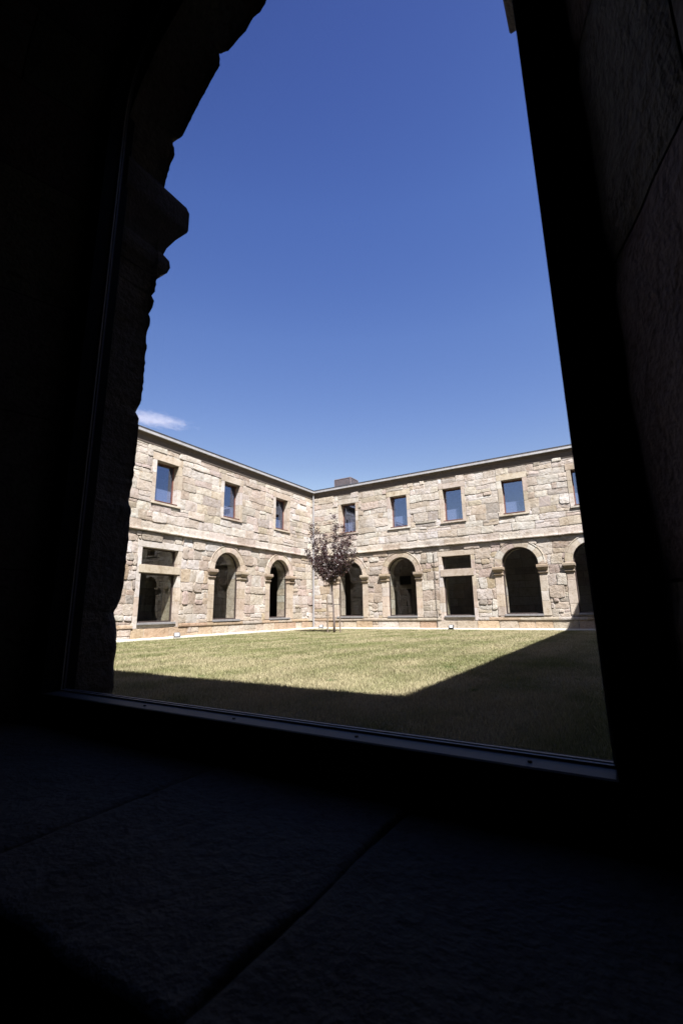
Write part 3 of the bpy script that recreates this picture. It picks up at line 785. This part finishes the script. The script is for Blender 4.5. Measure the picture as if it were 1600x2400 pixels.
# grass blades
rng = np.random.default_rng(7)
def make_grass():
    X = []; Y = []
    # denser in what the opening shows
    n = 4600000
    x = rng.uniform(-L + W_ + .02, XR - W_ - .02, n); y = rng.uniform(YN + W_ + .02, D - W_ - .02, n)
    d = np.hypot(x, y); keep = rng.random(n) < np.clip(3.2 / d, .07, 1) * .62
    vis = (x / y < .12) & (x / y > -1.85)
    keep &= vis | (rng.random(n) < .15)
    x = x[keep]; y = y[keep]; n = len(x); d = np.hypot(x, y)
    def nz(xx, yy, f, s):
        # cheap value noise
        gx = xx * f + s * 13.7; gy = yy * f + s * 7.3; ix = np.floor(gx).astype(int); iy = np.floor(gy).astype(int); fx = gx - ix; fy = gy - iy
        fx = fx * fx * (3 - 2 * fx); fy = fy * fy * (3 - 2 * fy)
        def h(a, b): q = np.sin(a * 127.1 + b * 311.7 + s * 74.7) * 43758.5453; return q - np.floor(q)
        return (h(ix, iy) * (1 - fx) + h(ix + 1, iy) * fx) * (1 - fy) + (h(ix, iy + 1) * (1 - fx) + h(ix + 1, iy + 1) * fx) * fy
    patch = .45 * nz(x, y, .45, 1) + .3 * nz(x, y, 1.3, 2) + .25 * nz(x, y, 4.1, 3)
    stripe = .5 + .5 * np.sin((x - .07 * y) * 2 * np.pi / 1.25 + 1.4 * nz(x, y, .35, 5))
    dry = np.clip((patch - .24) * 2.2 + .42 * (stripe - .5) + rng.normal(0, .22, n), 0, 1)[:, None]
    clover = (nz(x, y, 2.2, 9) > .96)[:, None]
    green = np.array([.150, .158, .066]); straw = np.array([.310, .272, .168])
    c = green * (1 - dry) + straw * dry
    c = np.where(clover, np.array([.09, .12, .04]), c) * rng.uniform(.7, 1.3, n)[:, None]
    h = rng.uniform(.018, .045, n) * (.8 + .5 * nz(x, y, 2.5, 6)); w = rng.uniform(.0035, .006, n) * np.clip(d / 7, .85, 1.9)
    a = rng.uniform(0, 2 * np.pi, n); la = rng.uniform(0, 2 * np.pi, n); ln = rng.uniform(.1, .9, n) * h
    bx, by = np.cos(a) * w, np.sin(a) * w
    z0 = -.004
    V = np.zeros((n, 3, 3), dtype=np.float32)
    V[:, 0] = np.stack([x - bx, y - by, np.full(n, z0)], 1); V[:, 1] = np.stack([x + bx, y + by, np.full(n, z0)], 1)
    V[:, 2] = np.stack([x + np.cos(la) * ln, y + np.sin(la) * ln, h], 1)
    me = bpy.data.meshes.new('grass'); me.vertices.add(3 * n); me.vertices.foreach_set('co', V.ravel())
    me.loops.add(3 * n); me.loops.foreach_set('vertex_index', np.arange(3 * n, dtype=np.int32))
    me.polygons.add(n); me.polygons.foreach_set('loop_start', np.arange(0, 3 * n, 3, dtype=np.int32))
    me.update(calc_edges=False)
    ca = me.color_attributes.new('col', 'FLOAT_COLOR', 'POINT'); C = np.ones((n, 3, 4), dtype=np.float32)
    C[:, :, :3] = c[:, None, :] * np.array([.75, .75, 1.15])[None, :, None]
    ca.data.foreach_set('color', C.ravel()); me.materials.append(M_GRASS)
    o = bpy.data.objects.new('grass', me); link(o); tag(o, 'short sun bleached grass covering the courtyard', 'grass', kind='stuff')
    print('grass blades', n)
make_grass()

# ------------------------------------------------------------------ downpipe in the corner
p = MB()
p.box(-L + .115, -L + .185, D - .185, D - .115, .075, EAVE - .01, bev=.006)
dp = p.build('downpipe', M_ZINC, far)
p = MB(); p.box(-L + .108, -L + .192, D - .192, D - .02, 6.98, 7.03); p.box(-L + .108, -L + .192, D - .192, D - .02, 3.4, 3.45); p.box(-L + .108, -L + .192, D - .192, D - .02, .6, .65); p.build('bracket', M_ZINC, dp)
# thin dark rod standing in for the jamb's shadow beside the square window
p = MB(); p.tube([(-7.33, D - .065, .1), (-7.33, D - .065, 2.0), (-7.34, D - .065, 3.45)], .010, 8); p.build('jamb_shadow_line', M_TIE, far)

# ------------------------------------------------------------------ floodlights
def floodlight(loc, rz, label):
    t = empty('floodlight', label, 'floodlight', 'small floodlights at the foot of the walls', loc); t.rotation_euler = (0, 0, rz)
    b = MB(); b.box(-.10, .10, -.045, .05, .075, .235, bev=.01); h = b.build('housing', M_LAMPBODY, t); h.rotation_euler = (math.radians(-18), 0, 0)
    b = MB(); b.box(-.066, .066, -.050, -.046, .108, .204); b.build('lens', M_LAMPGL, h)
    b = MB()
    for k in range(5): b.box(-.07 + k * .032, -.062 + k * .032, .05, .075, .09, .22)
    b.build('cooling_fins', M_LAMPBODY, h)
    b = MB(); b.box(-.115, -.103, -.015, .015, 0, .17); b.box(.103, .115, -.015, .015, 0, .17); b.box(-.115, .115, -.015, .015, -.005, .008); b.box(-.05, .05, -.05, .05, -.012, -.004); b.build('bracket', M_LAMPBODY, t)
    return t
floodlight((-13.66, 11.12, .0), math.radians(62), 'small floodlight on the lawn edge below the left square window')
floodlight((-13.35, 19.8, .0), math.radians(15), 'small floodlight near the corner downpipe behind the young tree')
floodlight((-6.58, 19.98, .0), math.radians(-5), 'small floodlight below the square window of the far wall')

# ------------------------------------------------------------------ young plum tree
TX, TY = -10.42, 16.45
random.seed(21)
tree = empty('plum_tree', 'young purple leaved plum tree held between two wooden stakes', 'tree', None, (TX, TY, 0))
tr = MB()
def curve(p0, p1, bend, n=7):
    p0, p1 = Vector(p0), Vector(p1); out = []
    for i in range(n + 1):
        t = i / n; q = p0.lerp(p1, t); q += Vector(bend) * math.sin(math.pi * t); q += Vector((R(-.012, .012), R(-.012, .012), 0)) * (1 if 0 < i < n else 0); out.append(q)
    return out
trunk_top = Vector((-.10, 0, 2.0))
tp = [Vector((0, 0, -.05)), Vector((-.01, 0, .5)), Vector((-.05, .01, 1.2)), Vector((-.09, .0, 1.7)), trunk_top, Vector((-.09, .0, 2.3))]
tr.tube(tp, [.052, .042, .036, .038, .042, .03], 10)
tips = [(-1.05, -.1, 4.62), (-1.38, .3, 4.15), (-1.22, -.3, 3.5), (-.78, .5, 4.25), (-.38, -.5, 4.15), (.05, .1, 4.92), (.22, .5, 4.5), (.38, -.4, 4.25), (.62, .2, 3.95), (.92, -.1, 3.88), (.85, .4, 3.35), (-1.0, .2, 3.1), (-.62, -.5, 3.05), (.38, -.3, 2.95), (-.15, .6, 3.6), (.35, .1, 3.5), (-.55, .1, 3.75), (-.3, -.2, 3.3)]
twigs = []
for k, tpnt in enumerate(tips):
    tpv = Vector(tpnt); st = trunk_top + Vector((R(-.03, .03), R(-.03, .03), R(-.12, .18)))
    out = Vector((tpv.x - st.x, tpv.y - st.y, 0)) * .12
    c_ = curve(st, tpv, (out.x, out.y, -.08)); tr.tube(c_, [.020 - .0022 * i for i in range(8)], 6)
    for i in range(2, 8):
        twigs.append((c_[i - 1], c_[i], 1.0))
        for _ in range(2):
            d = Vector((R(-1, 1), R(-1, 1), R(.2, 1.1))).normalized() * R(.14, .36) * (1.0 if i < 6 else .75)
            e = c_[i] + d; tr.tube([c_[i], c_[i] + d * .5 + Vector((0, 0, .01)), e], [.006, .0045, .003], 5); twigs.append((c_[i], e, 1.0))
tr.build('trunk', M_BARK, tree, smooth=True)
lv = MB()
for (a, b_, k) in twigs:
    for _ in range(int(29 * k)):
        t = R(.0, 1.15); p0 = a.lerp(b_, t) + Vector((random.gauss(0, .06), random.gauss(0, .06), random.gauss(0, .06)))
        if R(0, 1) < noise.noise(p0 * 2.2) * .9 + .05: continue
        ln = R(.055, .09); w = ln * R(.30, .40)
        d = Vector((R(-1, 1), R(-1, 1), R(-.6, .9))).normalized(); s = d.cross(Vector((R(-1, 1), R(-1, 1), R(-1, 1)))).normalized(); up = d.cross(s)
        kk = R(.6, 1.5); c = random.choice([(.034, .018, .021), (.046, .025, .028), (.028, .020, .019), (.062, .040, .038)]); c = tuple(q * kk for q in c)
        V = [p0, p0 + d * ln * .45 + s * w + up * w * .3, p0 + d * ln, p0 + d * ln * .45 - s * w + up * w * .3, p0 + d * ln * .45]
        lv.add(V, [(0, 1, 4), (1, 2, 4), (0, 4, 3), (4, 2, 3)], c)
lv.build('crown', M_LEAF, tree, recalc=False)
print('leaves', len(lv.v) // 5)
sup = empty('tree_stakes', 'two thin wooden stakes joined by a crossbar around the plum trunk', 'tree support', None, (TX, TY, 0))
for (x, y) in ((-.30, -.05), (.20, .15)):
    b = MB(); b.tube([(x, y, -.1), (x * .99, y, .7), (x * .98 - .03, y, 1.46)], [.029, .027, .026], 8); b.build('stake', M_STAKE, sup)
b = MB(); b.tube([(-.36, -.045, 1.17), (-.06, .05, 1.17), (.24, .15, 1.175)], .014, 6); b.box(-.10, -.02, 0, .08, 1.13, 1.19, bev=.01); b.build('crossbar', M_TIE, sup)

# ------------------------------------------------------------------ cloud
def cloud():
    bm = bmesh.new(); bmesh.ops.create_icosphere(bm, subdivisions=4, radius=1)
    me = bpy.data.meshes.new('cloud'); bm.to_mesh(me); bm.free()
    o = link(bpy.data.objects.new('cloud', me)); d = Vector((-.773, .531, .390)).normalized() * 1600
    o.location = d; o.scale = (165, 60, 30)
    dd = Vector((.78, .62, -.22)); o.rotation_euler = (0, math.radians(9), math.radians(38))
    m = bpy.data.materials.new('cloud_vapour'); m.use_nodes = True; nt = m.node_tree; nt.nodes.clear()
    out = N(nt, 'ShaderNodeOutputMaterial'); pv = N(nt, 'ShaderNodeVolumePrincipled'); pv.inputs['Color'].default_value = (1, 1, 1, 1); pv.inputs['Anisotropy'].default_value = .2
    tc = N(nt, 'ShaderNodeTexCoord'); ln = N(nt, 'ShaderNodeVectorMath', operation='LENGTH'); nt.links.new(tc.outputs['Object'], ln.inputs[0])
    mp = N(nt, 'ShaderNodeMapping'); mp.inputs['Scale'].default_value = (3.6, 1.2, 1.5); nt.links.new(tc.outputs['Object'], mp.inputs[0])
    n = noise_tex(nt, mp.outputs[0], 1.6, 6, .62, .6)
    s1 = N(nt, 'ShaderNodeMath', operation='MULTIPLY_ADD'); nt.links.new(ln.outputs['Value'], s1.inputs[0]); s1.inputs[1].default_value = -.62; nt.links.new(n, s1.inputs[2])
    mr = N(nt, 'ShaderNodeMapRange'); mr.inputs[1].default_value = .02; mr.inputs[2].default_value = .35; mr.inputs[3].default_value = 0; mr.inputs[4].default_value = .006
    nt.links.new(s1.outputs[0], mr.inputs[0]); nt.links.new(mr.outputs[0], pv.inputs['Density']); nt.links.new(pv.outputs[0], out.inputs['Volume'])
    me.materials.append(m); tag(o, 'small wispy white cloud above the left roof', 'cloud')
    return o
cloud()

# ------------------------------------------------------------------ light and sky
sd = Vector((.50, -.440, 1.0)).normalized(); elev = math.asin(sd.z)
sun = bpy.data.lights.new('sun', 'SUN'); sun.energy = 5.0; sun.angle = math.radians(.53); sun.color = (1, .975, .955)
so = link(bpy.data.objects.new('sun', sun)); so.rotation_euler = sd.to_track_quat('Z', 'Y').to_euler(); so.location = (0, 0, 30)
w = bpy.data.worlds.new('World'); sc.world = w; w.use_nodes = True; nt = w.node_tree
sky = N(nt, 'ShaderNodeTexSky', sky_type='NISHITA'); sky.sun_disc = False; sky.sun_elevation = elev; sky.sun_rotation = math.atan2(sd.x, sd.y)
sky.altitude = 300; sky.air_density = 1.0; sky.dust_density = .35; sky.ozone_density = 3.0
# deep, slightly polarised sky: contrast of each channel over the whole dome
sep = N(nt, 'ShaderNodeSeparateColor'); cmb = N(nt, 'ShaderNodeCombineColor'); nt.links.new(sky.outputs[0], sep.inputs[0])
for i, (g_, k_) in enumerate(((2.03, .67), (1.79, .434), (1.06, .832))):
    pw = N(nt, 'ShaderNodeMath', operation='POWER'); pw.inputs[1].default_value = g_; nt.links.new(sep.outputs[i], pw.inputs[0])
    ml = N(nt, 'ShaderNodeMath', operation='MULTIPLY'); ml.inputs[1].default_value = k_; nt.links.new(pw.outputs[0], ml.inputs[0]); nt.links.new(ml.outputs[0], cmb.inputs[i])
tcw = N(nt, 'ShaderNodeTexCoord'); sx = N(nt, 'ShaderNodeSeparateXYZ'); nt.links.new(tcw.outputs['Generated'], sx.inputs[0])
el = ramp(nt, sx.outputs[2], [(.31, (.5, .5, .5)), (.39, (.56, .56, .545)), (.545, (.675, .675, .60)), (.716, (.645, .66, .595)), (.87, (.5, .5, .5))])
sk0 = mix(nt, cmb.outputs[0], el, 1.0); sk = mix(nt, sk0, (2, 2, 2), 1.0)
nt.links.new(sk, nt.nodes['Background'].inputs[0]); nt.nodes['Background'].inputs[1].default_value = .05

# ------------------------------------------------------------------ camera
cam = bpy.data.cameras.new('camera'); co = link(bpy.data.objects.new('camera', cam)); sc.camera = co
Rm = Matrix([[0.8531084187964776, -0.5064306911192844, 0.12543516600625818], [0.5215074607304013, 0.8348058413885622, -0.1764346212795653], [-0.015362102105588847, 0.2159332356909854, 0.9762872751106197]])
ri, fo, up = Rm.col[0], Rm.col[1], Rm.col[2]
M4 = Matrix.Identity(4)
for i in range(3): M4[i][0] = ri[i]; M4[i][1] = up[i]; M4[i][2] = -fo[i]
M4.translation = Vector((0, 0, .87)); co.matrix_world = M4
cam.sensor_fit = 'VERTICAL'; cam.sensor_height = 36; cam.sensor_width = 24; cam.lens = 15.8386
cam.clip_start = .02; cam.clip_end = 4000
cam.dof.use_dof = True; cam.dof.focus_distance = 11; cam.dof.aperture_fstop = 9
sc.render.resolution_x, sc.render.resolution_y = 682, 1024
sc.render.engine = 'CYCLES'; sc.cycles.samples = 128
sc.cycles.max_bounces = 8; sc.cycles.transparent_max_bounces = 12; sc.cycles.volume_bounces = 2; sc.cycles.diffuse_bounces = 4
sc.view_settings.view_transform = 'Standard'; sc.view_settings.look = 'None'; sc.view_settings.gamma = 1; sc.view_settings.exposure = 1.95
